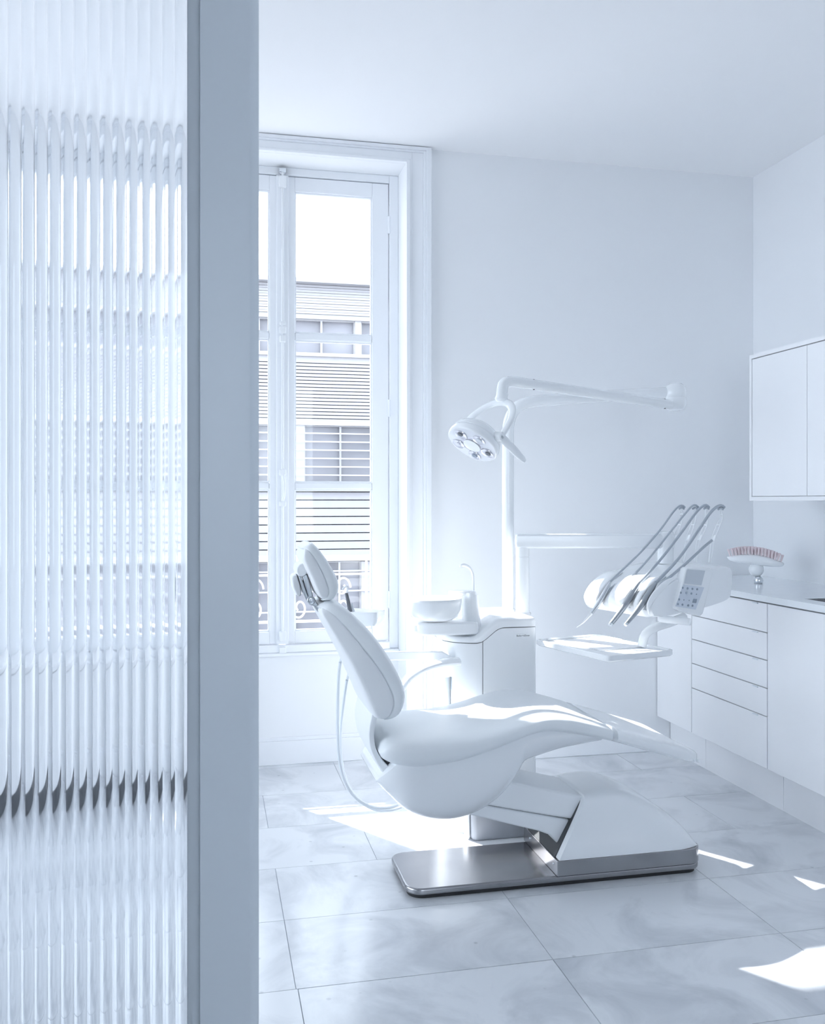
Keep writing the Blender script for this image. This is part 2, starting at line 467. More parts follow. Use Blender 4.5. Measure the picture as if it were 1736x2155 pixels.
# ------------------------------------------------------------------ fitted cabinets
XC = 2.23
def base_cab(name, label, y0, y1):
    t = thing(name, label, 'cabinet', (2.5, (y0 + y1)/2, 0))
    bx('carcass', 'laminate', t, XC + .020, XR - .004, y0 + .001, y1 - .001, .175, .858)
    bx('plinth', 'laminate', t, XC + .075, XR - .004, y0, y1, 0, .174)
    return t
def front(t, name, y0, y1, z0, z1, tab=False):
    o = bx(name, 'laminate', t, XC, XC + .019, y0 + .0018, y1 - .0018, z0, z1, .0012, 2)
    if tab:
        bx('finger_tab', 'hose_light', o, XC - .006, XC + .004, y0 + .062, y0 + .098, z1 - .0065, z1 - .002, .001)
    return o
t = base_cab('corner_cabinet', 'narrow white base cabinet with one door against the window wall', 3.934, 4.275)
front(t, 'door', 3.934, 4.275, .178, .858)
t = base_cab('drawer_cabinet', 'white base cabinet with five stacked drawer fronts', 3.33, 3.932)
for z0, z1 in ((.7405, .858), (.6265, .7365), (.5115, .6225), (.3945, .5075), (.178, .3905)):
    front(t, 'drawer', 3.33, 3.932, z0, z1, True)
t = base_cab('sink_cabinet', 'white base cabinet with a wide plain door below the sink', 2.43, 3.328)
front(t, 'door', 2.43, 3.328, .178, .858)
t = thing('low_cabinet', 'low white cabinet with dark plinth seen blurred through the fluted glass', 'cabinet', (-1.08, 4.1, 0))
bx('carcass', 'laminate', t, -1.75, -.42, 3.955, 4.275, .10, .585)
bx('plinth', 'grey_plinth', t, -1.73, -.44, 3.975, 4.275, 0, .10)
bx('top', 'laminate', t, -1.76, -.41, 3.93, 4.277, .586, .61, .002)
for k in range(3):
    bx('door', 'laminate', t, -1.748 + .443*k, -1.748 + .443*k + .440, 3.936, 3.954, .102, .582, .001)
SX0, SX1, SY0, SY1 = 2.30, 2.68, 2.75, 3.19
t = thing('worktop', 'white worktop running along the cabinets with inset sink', 'worktop', (2.5, 3.35, .865))
MB().box(XC - .015, SX0, 2.43, 4.276, .866, .8925).box(SX1, XR, 2.43, 4.276, .866, .8925).box(SX0, SX1, 2.43, SY0, .866, .8925).box(SX0, SX1, SY1, 4.276, .866, .8925).build('slab', 'worktop', t)
k = MB().box(SX0, SX0 + .004, SY0, SY1, .865, .8905).box(SX1 - .004, SX1, SY0, SY1, .865, .8905).box(SX0 + .004, SX1 - .004, SY0, SY0 + .004, .865, .8905).box(SX0 + .004, SX1 - .004, SY1 - .004, SY1, .865, .8905).box(SX0, SX1, SY0, SY1, .8605, .866)
k.build('sink', 'steel', t)
# wall cabinet
t = thing('wall_cabinet', 'white wall cabinet with flush handleless doors', 'cabinet', (2.61, 3.2, 1.283))
WX, WY0, WY1, WZ0, WZ1 = 2.435, 2.54, 3.773, 1.283, 1.957
MB().box(WX, XR - .001, WY0, WY1, WZ0, WZ0 + .018).box(WX, XR - .001, WY0, WY1, WZ1 - .018, WZ1).box(WX, XR - .001, WY0, WY0 + .016, WZ0 + .018, WZ1 - .018).box(WX, XR - .001, WY1 - .016, WY1, WZ0 + .018, WZ1 - .018).box(WX + .026, WX + .04, WY0 + .016, WY1 - .016, WZ0 + .018, WZ1 - .018).build('carcass', 'laminate', t)
for a, b in ((3.3605, 3.754), (2.959, 3.3575), (2.559, 2.956)):
    bx('door', 'laminate', t, WX + .002, WX + .021, a, b, WZ0 + .020, WZ1 - .022, .0012, 2)

# ------------------------------------------------------------------ dental chair
YCH = 3.05
ch = thing('dental_chair', 'white reclining dental chair on a brushed steel base plate', 'dental chair', (1.1, 3.0, 0))
MB().prism_xy(rrect(.622, 1.642, 2.848, 3.150, [.05, .04, .04, .05]), 0, .0125).build('floor_gasket', 'rubber', ch)
MB().prism_xy(rrect(.612, 1.652, 2.838, 3.158, [.055, .045, .045, .055]), .0125, .034).build('base_plate', 'steel', ch, .006, 3)
sk = MB().prism_xy(rrect(1.118, 1.654, 2.834, 3.168, [.004, .05, .05, .004]), .0345, .086).build('pedestal_band', 'steel', ch, .002)
for (x, y, z) in ((1.1175, 2.868, .066), (1.1175, 3.10, .066)):
    MB().lathe([(.0035, -.001), (.0045, .0005), (.0035, .002), (.0001, .0025)], (x, y, z), (-1, 0, 0), 12).build('rivet', 'chrome', sk)
def hump():
    prof = [(1.126, .283), (1.20, .292), (1.29, .292), (1.37, .278), (1.45, .250), (1.52, .212), (1.58, .172), (1.62, .135), (1.640, .105), (1.648, .0875)]
    pr = polylerp(prof, 30)
    rings = []
    for i, (x, zt) in enumerate(pr):
        s_ = i / 30
        hw = .166 if x < 1.55 else .166 - .03*((x - 1.55)/.1)**2
        R = []
        for k in range(41):
            a = math.pi*k/40
            nn = 3.0 + 7.0*(1 - s_)**1.6
            yy, zz = spw(math.cos(a), 2/nn), abs(math.sin(a)) ** (2/nn)
            z = .0865 + (zt - .0865) * zz
            R.append((x + .115 * (z - .0865)/.21 * (1 - s_)**2.2, 3.001 - hw*(yy*(1 - (.06 + .05*(1 - s_))*zz)), z))
        rings.append(R)
    MB().loft(rings).build('pedestal_cover', 'plastic', ch, ang=50)
    return rings[0]
HR0 = hump()
# slot and lift arm
up_ = [(.82, .370), (.964, .345), (1.100, .311), (1.262, .268), (1.245, .225), (1.21, .196), (1.05, .232), (.82, .287)]
lo_ = [(.82, .2835), (1.05, .2285), (1.212, .190), (1.20, .150), (1.172, .108), (1.150, .112), (1.115, .150), (1.08, .165), (.84, .2375), (.82, .252)]
MB().prism_xz(up_, 2.890, 3.112).build('lift_arm', 'plastic_matte', ch, .008, 3)
MB().prism_xz(lo_, 2.898, 3.104).build('lower_link', 'plastic_matte', ch, .006, 3)
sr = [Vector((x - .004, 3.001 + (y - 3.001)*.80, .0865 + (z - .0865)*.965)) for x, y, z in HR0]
MB().loft([sr, [p + Vector((.02, 0, 0)) for p in sr]]).build('slot_shade', 'dark_gap', ch)  # dark fill standing in for the shade inside the slot around the arm
# seat
top = [(.524, .476), (.529, .494), (.539, .509), (.556, .519), (.588, .523), (.67, .522), (.80, .525), (.90, .540), (.98, .560), (1.065, .575), (1.15, .570), (1.24, .546), (1.319, .520), (1.46, .478), (1.606, .432), (1.655, .410)]
bot = [(.524, .470), (.530, .455), (.541, .445), (.558, .436), (.588, .426), (.654, .417), (.775, .429), (.882, .457), (.962, .484), (1.035, .507), (1.103, .511), (1.215, .490), (1.319, .464), (1.46, .419), (1.606, .374), (1.655, .372)]
def interp(tab, x):
    if x <= tab[0][0]: return tab[0][1]
    for (a, b), (c, d) in zip(tab[:-1], tab[1:]):
        if x <= c: return b + (d - b) * (x - a) / (c - a)
    return tab[-1][1]
TOPS, BOTS = polylerp(top, 120), polylerp(bot, 120)
def ztop(x): return interp(TOPS, x)
def zbot(x): return interp(BOTS, x)
def seat_hw(x):
    w = .245 - .03*max(0, (x - 1.15)/.5)
    if x < .62: w *= 1 - .24*((.62 - x)/.12)**2.6
    if x > 1.60: w *= 1 - .30*((x - 1.60)/.07)**2.2
    return w
def seat_piece(x0, x1, n, name, m, el, er):
    rings = []
    for i in range(n + 1):
        x = x0 + (x1 - x0)*i/n
        e = 1.0
        dl, dr_ = (x - x0), (x1 - x)
        if dl < el: e = min(e, (1 - (1 - dl/el)**2.4)**(1/2.4) if dl > 0 else .12)
        if dr_ < er: e = min(e, (1 - (1 - dr_/er)**2.4)**(1/2.4) if dr_ > 0 else .12)
        e = max(e, .12)
        zt, zb, hw = ztop(x), zbot(x), seat_hw(x)
        mid = (zt + zb)/2
        R = []
        for k in range(48):
            t = 2*math.pi*(k + .5)/48
            c, q = spw(math.cos(t), 2/3.4), spw(math.sin(t), 2/4.2)
            yy = q
            z = mid + (zt - zb)/2*c*e
            if c > 0:                                      # shallow dish between the soft rims
                z += c * .010 * (abs(yy)**3 - .6) * e
            R.append((x, YCH + hw*yy*(.90 + .10*e), z))
        rings.append(R)
    return MB().loft(rings).build(name, m, ch, ang=60)
seat_piece(.5245, 1.3165, 90, 'seat_cushion', 'vinyl', .004, .004)
fc = seat_piece(1.3185, 1.662, 36, 'foot_cover', 'plastic', .004, .05)
for dx in (0, .014, .028):
    bx('vent_mark', 'plastic', fc, 1.604 + dx, 1.608 + dx, YCH - .217, YCH - .2, .3885 - dx*.28, .398 - dx*.28, .001)
def bowl():
    bz = [(.519, .370), (.524, .362), (.533, .350), (.558, .321), (.626, .256), (.699, .222), (.773, .211), (.847, .223), (.914, .256), (.960, .298), (.992, .345), (1.020, .392), (1.083, .411), (1.154, .428), (1.233, .440), (1.300, .4505)]
    B = polylerp(bz, 48)
    rings = []
    for x, zb in B:
        zt = zbot(max(x, .575)) + .022
        if x < .585: zt = min(zt, .376 + (x - .519)*1.10)
        hw = .222 - .045*max(0, (x - 1.0)/.3)
        if x < .62: hw *= 1 - .42*((.62 - x)/.12)**2
        R = []
        for k in range(33):
            a = math.pi*k/32
            yy, zz = spw(math.cos(a), 2/3.8), abs(math.sin(a))**(2/2.9)
            R.append((x, YCH - hw*yy, zt - (zt - zb)*zz))
        rings.append(R)
    MB().loft(rings).build('seat_shell', 'plastic', ch, ang=55)
bowl()
# back support arm, dark block standing in for the shaded gap behind it
A_l = [(0.5088, 0.6082), (0.497, 0.5607), (0.494, 0.5192), (0.4999, 0.4777), (0.5177, 0.4353), (0.5464, 0.3849)]
A_r = [(0.5335, 0.6082), (0.5207, 0.5607), (0.5147, 0.5212), (0.5207, 0.4797), (0.5404, 0.4432), (0.5711, 0.4086)]
L_, R_ = polylerp(A_l, 20), polylerp(A_r, 20)
MB().slab([(a, b, .150, 3.046) for a, b in zip(L_, R_)], 9, 32).build('back_arm', 'plastic_matte', ch, ang=40)
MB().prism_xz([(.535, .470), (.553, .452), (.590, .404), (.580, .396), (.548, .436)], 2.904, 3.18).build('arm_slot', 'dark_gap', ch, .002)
# backrest
def blade(n, back, fr, hw, yc, p, name, m, ex, N=36, taper=None):
    b, f_ = polylerp(back, n), polylerp(fr, n)
    st = []
    for i in range(n + 1):
        t = i/n
        w = hw * max(.12, 1 - abs(2*t - 1)**p)**(1/p)
        if taper: w *= taper(t)
        st.append((b[i], f_[i], w, yc))
    return MB().slab(st, ex, N).build(name, m, ch, ang=60)
tap = lambda t: .80 + .20*min(1, t*2.2)
SEAM = [(.352, .941), (.366, .934), (.395, .910), (.439, .861), (.483, .806), (.528, .748), (.564, .688), (.582, .640), (.578, .612), (.562, .574)]
blade(44, [(.349, .940), (.343, .925), (.345, .908), (.388, .830), (.435, .743), (.470, .664), (.502, .592), (.515, .578), (.535, .573), (.556, .5725)], SEAM, .188, 3.062, 9, 'backrest_shell', 'plastic_matte', 7, taper=tap)
blade(44, [(a - .016, b - .008) for a, b in SEAM], [(.355, .947), (.378, .954), (.412, .942), (.452, .910), (.497, .865), (.537, .815), (.573, .760), (.601, .708), (.619, .655), (.615, .622), (.600, .588), (.570, .567)], .1875, 3.062, 9, 'backrest_cushion', 'vinyl', 4.5, taper=tap)
# headrest
HS = [(.297, 1.131), (.310, 1.120), (.327, 1.099), (.344, 1.069), (.359, 1.037), (.369, 1.010), (.374, .991), (.371, .971), (.361, .960)]
blade(36, [(.295, 1.130), (.289, 1.116), (.285, 1.095), (.291, 1.078), (.301, 1.053), (.313, 1.027), (.327, .992), (.341, .968), (.356, .959)], HS, .128, 3.06, 7, 'headrest_shell', 'plastic_matte', 6)
blade(36, [(a - .012, b - .005) for a, b in HS], [(.300, 1.138), (.313, 1.146), (.328, 1.138), (.344, 1.121), (.366, 1.092), (.388, 1.057), (.403, 1.027), (.408, 1.003), (.405, .980), (.393, .962), (.372, .955)], .1278, 3.06, 7, 'headrest_cushion', 'vinyl', 4)
def px_xz(pts, Y): return [(p.x, p.z) for p in (at(a, b, Y=Y) for a, b in pts)]
MB().prism_xz(px_xz([(640, 1184), (630, 1187), (625, 1194), (624, 1203), (627, 1211), (634, 1214), (642, 1211), (648, 1204), (652, 1196)], 3.00), 2.995, 3.125).build('headrest_clevis', 'plastic_matte', ch, .004)
MB().prism_xz(px_xz([(627, 1210), (633, 1212), (645, 1244), (652, 1262), (645, 1264), (637, 1245)], 3.01), 3.012, 3.11).build('headrest_rail', 'bracket_steel', ch, .003)
MB().prism_xz(px_xz([(637, 1212), (646, 1208), (653, 1232), (659, 1254), (654, 1262), (649, 1254), (641, 1228)], 3.00), 3.000, 3.06).build('headrest_rail', 'bracket_steel', ch, .003)
MB().prism_xz(px_xz([(646, 1260), (650, 1255), (656, 1254), (662, 1258), (666, 1267), (672, 1276), (680, 1285), (678, 1295), (670, 1289), (662, 1276), (652, 1273), (647, 1268)], 2.995), 2.996, 3.10).build('headrest_link', 'bracket_steel', ch, .003)
pv = at(654.5, 1263, Y=2.99)
MB().lathe([(.0135, -.004), (.0135, .004), (.0120, .006), (.0100, .006), (.0098, .003), (.0062, .003), (.0060, .008), (.004, .0095), (.0001, .010)], pv, (0, -1, 0), 28).build('headrest_pivot', 'chrome', ch)
MB().prism_xz(px_xz([(613.5, 1216), (616, 1211), (622, 1209), (626, 1213), (632, 1232), (634, 1252), (629, 1255), (623, 1252), (616, 1235)], 3.03), 3.02, 3.10).build('headrest_lever', 'plastic_matte', ch, .007, 3)
MB().tube([at(626, 1222, Y=3.06), at(637, 1228, Y=3.06)], .009, 12).build('lever_shank', 'bracket_steel', ch)
# armrest on the far side
ap = [at(*p, Y=3.34) for p in ((842, 1452), (856, 1430), (878, 1413), (905, 1401), (935, 1394), (966, 1391.5))]
ar = MB().tube(ap, .0145, 16, 24, sq=2.4, up=(0, 0, 1)).build('armrest', 'plastic', ch, ang=50)

# steel-grey junction box on the floor behind the base
jb = thing('junction_box', 'low grey metal junction box on the floor behind the chair arm', 'junction box', (1.12, 3.33, 0))
MB().loft([[(x, y, z) for x, y in rrect(.962 - g, 1.225 + g, 3.285 - g, 3.352, [.02, .02, .004, .004])] for g, z in ((0, 0), (.006, .012), (.010, .15))]).build('cover', 'grey_box', jb, .003)
bx('end_plate', 'plastic_matte', jb, .9415, .9515, 3.30, 3.35, .004, .145, .003)

# ------------------------------------------------------------------ dental unit with spittoon
un = thing('dental_unit', 'white dental unit cabinet with spittoon bowl and two posts', 'dental unit', (1.06, 3.55, 0))
UX0, UX1, UY0, UY1 = .885, 1.241, 3.358, 3.735  # unit, lamp, column and beam scaled down about the camera, baked into plain values
def sstep(a, b, x):
    t = min(1, max(0, (x - a)/(b - a))); return t*t*(3 - 2*t)
def u_split(x): return .731 + .057*sstep(.998, 1.102, x)
def u_top(x): return .752 + .072*sstep(.979, 1.088, x)
def dense(o):
    out = []
    for a, b in zip(o, o[1:] + o[:1]):
        n = max(1, int(math.hypot(b[0]-a[0], b[1]-a[1])/.012))
        out += [(a[0] + (b[0]-a[0])*k/n, a[1] + (b[1]-a[1])*k/n) for k in range(n)]
    return out
XS = 1.020
lp = dense(rrect(UX0, XS - .0015, UY0, UY1, [.13, 0, 0, .13], 12))
MB().loft([[(x, y, 0) for x, y in lp], [(x, y, u_split(x)) for x, y in lp]]).build('side_housing', 'plastic', un)
rp = dense(rrect(XS + .0015, UX1, UY0, UY1, [0, .02, .02, 0], 6))
do = MB().loft([[(x, y, 0) for x, y in rp], [(x, y, u_split(x)) for x, y in rp]]).build('door', 'plastic', un)
fp = dense(rrect(UX0, UX1, UY0, UY1, [.13, .025, .025, .13], 12))
def inset(pts, d):
    c = (sum(p[0] for p in pts)/len(pts), sum(p[1] for p in pts)/len(pts))
    return [(c[0] + (p[0]-c[0])*(1 - d/.19), c[1] + (p[1]-c[1])*(1 - d/.2)) for p in pts]
rg = [[(x, y, u_split(x) + .003) for x, y in fp]]
for d, h in ((0, .55), (.003, .78), (.010, .92), (.020, .98), (.034, 1.0), (.07, 1.01), (.12, 1.012), (.17, 1.012)):
    rg.append([(x, y, u_split(x) + .003 + (u_top(x) - u_split(x))*h) for x, y in inset(fp, d)])
MB().loft(rg).build('top_cover', 'plastic', un, ang=60)
# name plate
p0 = at(1100.5, 1337.5, Y=UY0)
npl = bx('name_plate', 'plastic_matte', do, p0.x - .028, p0.x + .028, UY0 - .0015, UY0 + .002, p0.z - .0085, p0.z + .0085, .001)
tx = bpy.data.curves.new('lettering', 'FONT')
tx.body = 'Bader+dZmer'
tx.size = .0095; tx.align_x = 'CENTER'; tx.align_y = 'CENTER'; tx.extrude = .0002
txo = bpy.data.objects.new('lettering', tx)
SC.collection.objects.link(txo)
bpy.context.view_layer.update()
dg = bpy.context.evaluated_depsgraph_get()
lm = bpy.data.meshes.new_from_object(txo.evaluated_get(dg))
bpy.data.objects.remove(txo)
lm.transform(Matrix.Translation((p0.x, UY0 - .0019, p0.z)) @ Matrix.Rotation(math.radians(90), 4, 'X'))
lo = bpy.data.objects.new('lettering', lm)
SC.collection.objects.link(lo)
lm.materials.clear(); lm.materials.append(MATS['ink'])
adopt(lo, npl)
# spittoon
def ell(cx_, cy_, a, b, z, n=36): return [(cx_ + a*math.cos(2*math.pi*k/n), cy_ + b*math.sin(2*math.pi*k/n), z) for k in range(n)]
tc_ = at(990, 1290, Y=3.462)
TXc = tc_.x
MB().loft([ell(TXc + .004, 3.462, .038, .058, .752), ell(TXc + .003, 3.462, .037, .056, .788), ell(TXc, 3.462, .032, .052, .864), ell(TXc - .002, 3.462, .0285, .049, .911), ell(TXc - .004, 3.462, .0245, .045, .9195), ell(TXc - .005, 3.462, .013, .028, .9225)]).build('spittoon_tower', 'plastic', un, ang=60)
bc = at(914, 1282, Y=3.434)
MB().prism_xy(rrect(bc.x - .074, TXc + .01, 3.382, 3.514, [.056, .01, .01, .056]), .7625, .8115).build('spittoon_arm', 'plastic', un, .008, 3)
MB().prism_xy(rrect(bc.x - .083, bc.x - .05, 3.425, 3.47, .012), .771, .802).build('drain_cap', 'plastic', un, .006, 3)
bz0 = .8165
MB().lathe([(.047, 0), (.071, .004), (.091, .017), (.102, .043), (.1073, .074), (.1078, .0856), (.1059, .0875), (.1035, .0856), (.100, .066), (.087, .033), (.057, .015), (.017, .011), (.001, .011)], (bc.x, 3.434, bz0), seg=56).build('spittoon_bowl', 'plastic', un, ang=60)
MB().prism_xy(rrect(TXc - .088, TXc + .021, 3.436, 3.50, [.03, .02, .02, .03]), .910, .925).build('spittoon_lid', 'plastic', un, .006, 3)
tp = [at(*p, Y=3.47) for p in ((996, 1254), (996.5, 1225), (995, 1208), (989, 1196), (980, 1190), (971, 1189.5), (969.5, 1194))]
MB().tube(tp, .0058, 12, 36).build('water_spout', 'plastic', un)
# posts
PX, PY = at(1069, 1200, Y=3.595).x, 3.595
MB().lathe([(.032, .820), (.032, .826), (.027, .832), (.027, .834)], (PX, PY, 0), seg=32).build('post_collar', 'plastic', un)
CXp, CYp = at(1099.5, 1220, Y=3.50).x, 3.50
MB().lathe([(.034, .820), (.034, .828), (.0285, .832), (.0285, .836)], (CXp, CYp, 0), seg=32).build('post_collar', 'plastic', un)
for k, (pa, r) in enumerate((((940, 941), .009), ((951, 952), .010), ((960, 960), .004), ((965, 965), .005))):
    MB().tube([at(pa[0], 1424, Y=3.42), at(pa[1], 1500, Y=3.42), at(pa[1] + 4, 1560, Y=3.42), at(pa[1] + 25, 1590, Y=3.41)], r, 10, 16).build('supply_hose', ['hose_light', 'chrome', 'hose', 'hose_light'][k], un)

# ------------------------------------------------------------------ operating lamp on its post
lp_ = thing('operating_lamp', 'white operating lamp with round head on a jointed arm', 'lamp', (PX, PY, .834))
MB().tube([(PX, PY, .834), (PX, PY, 1.2), (PX, PY, 1.5), at(1069, 905, Y=PY), at(1074, 878, Y=PY), at(1088, 857, Y=3.59), at(1115, 846, Y=3.585), at(1180, 840, Y=3.575), at(1300, 832, Y=3.56), at(1400, 827, Y=3.55)], .0242, 24, 60).build('post', 'plastic', lp_)
J = at(1421, 838, Y=3.54)
MB().lathe([(.001, .066), (.026, .062), (.040, .050), (.046, .030), (.046, .003), (.0445, .0015), (.0445, -.0015), (.046, -.003), (.046, -.030), (.038, -.048), (.020, -.054), (.001, -.055)], J, (0, 0, 1), 36).build('arm_joint', 'plastic', lp_, ang=50)
A0, A1 = at(1412, 852, Y=3.505), at(1098, 806, Y=3.31)
MB().tube([A0, A0.lerp(A1, .03), A0.lerp(A1, .5), A1], .0203, 24).build('spring_arm', 'plastic', lp_, .004)
for q in (.05, .93):
    pq = A0.lerp(A1, q)
    for s_ in (-1, 1):
        MB().lathe([(.004, 0), (.004, .0012), (.0001, .0014)], pq + Vector((0, -.006, s_*.0192)), (0, -.25, s_), 10).build('pin', 'dark_gap', lp_)
MB().tube([A1.lerp(A0, .01), at(1080, 803, Y=3.30), at(1066, 805, Y=3.293)], [.0213, .0213, .0213], 20, 10).build('elbow', 'plastic', lp_)
E0 = at(1058, 812, Y=3.287)
MB().tube([at(1068, 803.5, Y=3.293), at(1060, 808, Y=3.289), at(1057, 818, Y=3.287), at(1056, 838, Y=3.283)], .0213, 20, 12).build('elbow_drop', 'plastic', lp_)
MB().lathe([(.0225, .012), (.0225, 0), (.026, -.012), (.020, -.022), (.012, -.026)], at(1056, 834, Y=3.283), (.15, .05, 1), 28).build('swivel', 'plastic', lp_)
LC = at(994, 936, Y=3.22)
LN = Vector((-.541, -.27, -.80)).normalized()
MB().lathe([(.0945, .002), (.1002, 0), (.1016, -.006), (.1002, -.019), (.0979, -.0285), (.0965, -.0292), (.0965, -.0302), (.0974, -.0310), (.0936, -.0425), (.085, -.057), (.070, -.069), (.047, -.0766), (.019, -.0804), (.001, -.081)], LC, LN, 56).build('lamp_head', 'plastic', lp_, ang=60)
ls = MB().lathe([(.0955, .0005), (.0955, .0025), (.001, .004)], LC, LN, 48).build('lens_cover', 'lens_clear', lp_, ang=60)
MB().lathe([(.0945, .0018), (.001, .0022)], LC, LN, 40).build('lamp_floor', 'reflector', lp_)
LU = LN.orthogonal().normalized(); LV = LN.cross(LU)
MB().lathe([(.034, .003), (.034, .0062), (.032, .0066), (.001, .0066)], LC, LN, 36).build('lens_hub', 'plastic', lp_)
for k in range(5):
    a = 2*math.pi*k/5 + .35
    c = LC + (LU*math.cos(a) + LV*math.sin(a))*.063
    rfl = MB().lathe([(.0255, .003), (.0245, .0055), (.020, .004), (.008, .0034), (.001, .0034)], c, LN, 24).build('reflector', 'reflector', lp_)
    d_ = LU*math.cos(a) + LV*math.sin(a)
    MB().lathe([(.011, .0038), (.010, .0068), (.001, .0070)], c + d_*.003, LN, 14).build('led_chip', ['suction_dark', 'reflector', 'key_mark', 'suction_dark', 'screen'][k], rfl)
# yoke: arch over the head, pivots on two sides
PD = (Vector((.511, -.857, -.1)) - LN * Vector((.511, -.857, -.1)).dot(LN)).normalized()      # pivot axis across the head
bk = -LN
pc = LC + bk*.042
pR, pL = pc + PD*.112, pc - PD*.112
topy = at(1056, 846, Y=3.283)
yp = []
for k in range(25):
    a = math.pi*k/24
    base_ = pc + PD*(.112*math.cos(a))
    upv = (topy - pc)
    yp.append(base_ + upv*(math.sin(a)**.85))
MB().tube(yp, .0085, 14, sq=1.9).build('yoke', 'plastic', lp_, ang=50)
for s_, P in ((1, pR), (-1, pL)):
    h_ = MB().lathe([(.018, -.022), (.018, .004), (.015, .009), (.001, .010)], P, PD*s_, 26).build('pivot_knob', 'plastic', lp_)
    MB().lathe([(.007, .0095), (.007, .0115), (.001, .0118)], P, PD*s_, 14).build('pivot_screw', 'bracket_steel', h_)
    hv = at(1102, 970, Y=3.18) - at(1052, 918, Y=3.18)
    b0 = P + PD*(s_*.002)
    MB().tube([b0 - hv*.02, b0 + hv*.25, b0 + hv*.6, b0 + hv*.9, b0 + hv*1.0], [.0150, .0155, .0150, .0115, .006], 16, sq=.42, up=(0, 0, 1)).build('handle', 'plastic', lp_, ang=60)

# ------------------------------------------------------------------ instrument console
e1, e2 = Vector((.26, -.966, 0)).normalized(), Vector((.966, .26, 0)).normalized()
Q0 = Vector((1.467, 3.41, 0))
def cw(s_, d, z): return Q0 + e1*s_ + e2*d + Vector((0, 0, z))
co = thing('instrument_console', 'white dentist instrument console on a jointed beam with keypad and tray', 'dental console', cw(.2, .2, .74))
def con_prof():
    return [(-.004, .856), (-.014, .872), (-.016, .893), (.000, .918), (.030, .945), (.066, .972), (.139, 1.000), (.214, 1.017), (.300, 1.028), (.395, 1.030), (.415, 1.020), (.418, .985), (.412, .930), (.395, .903), (.30, .880), (.16, .862), (.06, .853)]
cp = con_prof()
prof3 = [p for p in catmull([(a, b, 0) for a, b in cp + cp[:1]], 60)][:-1]
rings = []
for i in range(17):
    u = i/16
    s_ = -.012 + u*.394
    e = 1.0
    if u < .12: e = .86 + .14*math.sqrt(max(0, 1 - (1 - u/.12)**2))
    if u > .93: e = .93 + .07*math.sqrt(max(0, 1 - ((u - .93)/.07)**2))
    rings.append([cw(s_, .2 + (p.x - .2)*e, .935 + (p.y - .935)*e) for p in prof3])
cb_ = MB().loft(rings).build('console_body', 'plastic', co, ang=50)
# saddle ridges between the holders, on the front slope
def ridge(s0, s1):
    rr = []
    base = [(-.012, .868), (-.018, .895), (.002, .925), (.035, .955), (.075, .982), (.115, .998)]
    B = polylerp(base, 14)
    for k in range(15):
        t = k/14
        a, b = B[k]
        hgt = .013*(math.sin(math.pi*(t*.92 + .04))**.6)
        nx, nz = -.6, .8
        R = []
        for j in range(18):
            g = 2*math.pi*j/18
            w, h = spw(math.cos(g), .6), spw(math.sin(g), .7)
            R.append(cw((s0 + s1)/2 + (s1 - s0)/2*w*(.75 + .25*math.sin(math.pi*t)), a + nx*hgt*h, b + nz*hgt*h))
        rr.append(R)
    MB().loft(rr).build('holder_ridge', 'plastic', co, ang=60)
SI = [.125, .190, .280, .357, .372]
for a, b in ((.004, .102), (.148, .258), (.302, .335), (.3745, .386)):
    ridge(a, b)
for s_ in (SI[0], SI[2], SI[3]):
    MB().tube([cw(s_, -.010, .880), cw(s_, .006, .918), cw(s_, .040, .945), cw(s_, .09, .974)], .0085, 12, 12).build('holder_groove', 'screen', co)
# keypad panel at the near end
def pp(px, py, lift): return on_plane(px, py, Q0 + e1*(.386 + lift), e2)
pb = [pp(a, b, 0) for a, b in ((1441, 1193), (1488, 1196), (1494, 1201), (1473, 1290), (1466, 1296), (1424, 1286), (1416, 1280), (1435, 1197))]
kp = MB().loft([[p + e1*-.02 for p in pb], pb, [p + e1*.018 for p in pb]]).build('keypad_panel', 'plastic', co, .006, 3)
def quad(a, b, c, d, l0, l1): return MB().loft([[pp(*q, l0) for q in (a, b, c, d)], [pp(*q, l1) for q in (a, b, c, d)]])
quad((1438, 1230), (1482, 1236), (1464, 1283), (1421, 1276), .018, .0195).build('keypad_face', 'key_face', kp)
quad((1447, 1198), (1484, 1201), (1476, 1232), (1440, 1228), .018, .0200).build('screen', 'screen', kp)
kx = [(1436.5, 1237), (1447, 1238.3), (1457, 1239.3), (1467, 1240), (1432.5, 1247.3), (1444, 1248), (1454.7, 1249), (1465.5, 1250.5), (1429, 1261.5), (1439, 1262.5), (1450, 1263.5), (1426.4, 1271.3), (1436, 1272.5), (1448.4, 1274), (1457, 1274.6)]
for i, (a, b) in enumerate(kx):
    r_ = .0042 if i not in (7, 9, 10) else .0022
    MB().lathe([(r_, .0), (r_, .0012), (.0001, .0015)], pp(a, b, .0195), e1, 14).build('button', 'key_mark', kp)
quad((1459.5, 1260), (1467, 1260.6), (1465, 1269.5), (1457, 1268.5), .0196, .0206).build('button', 'key_mark', kp)
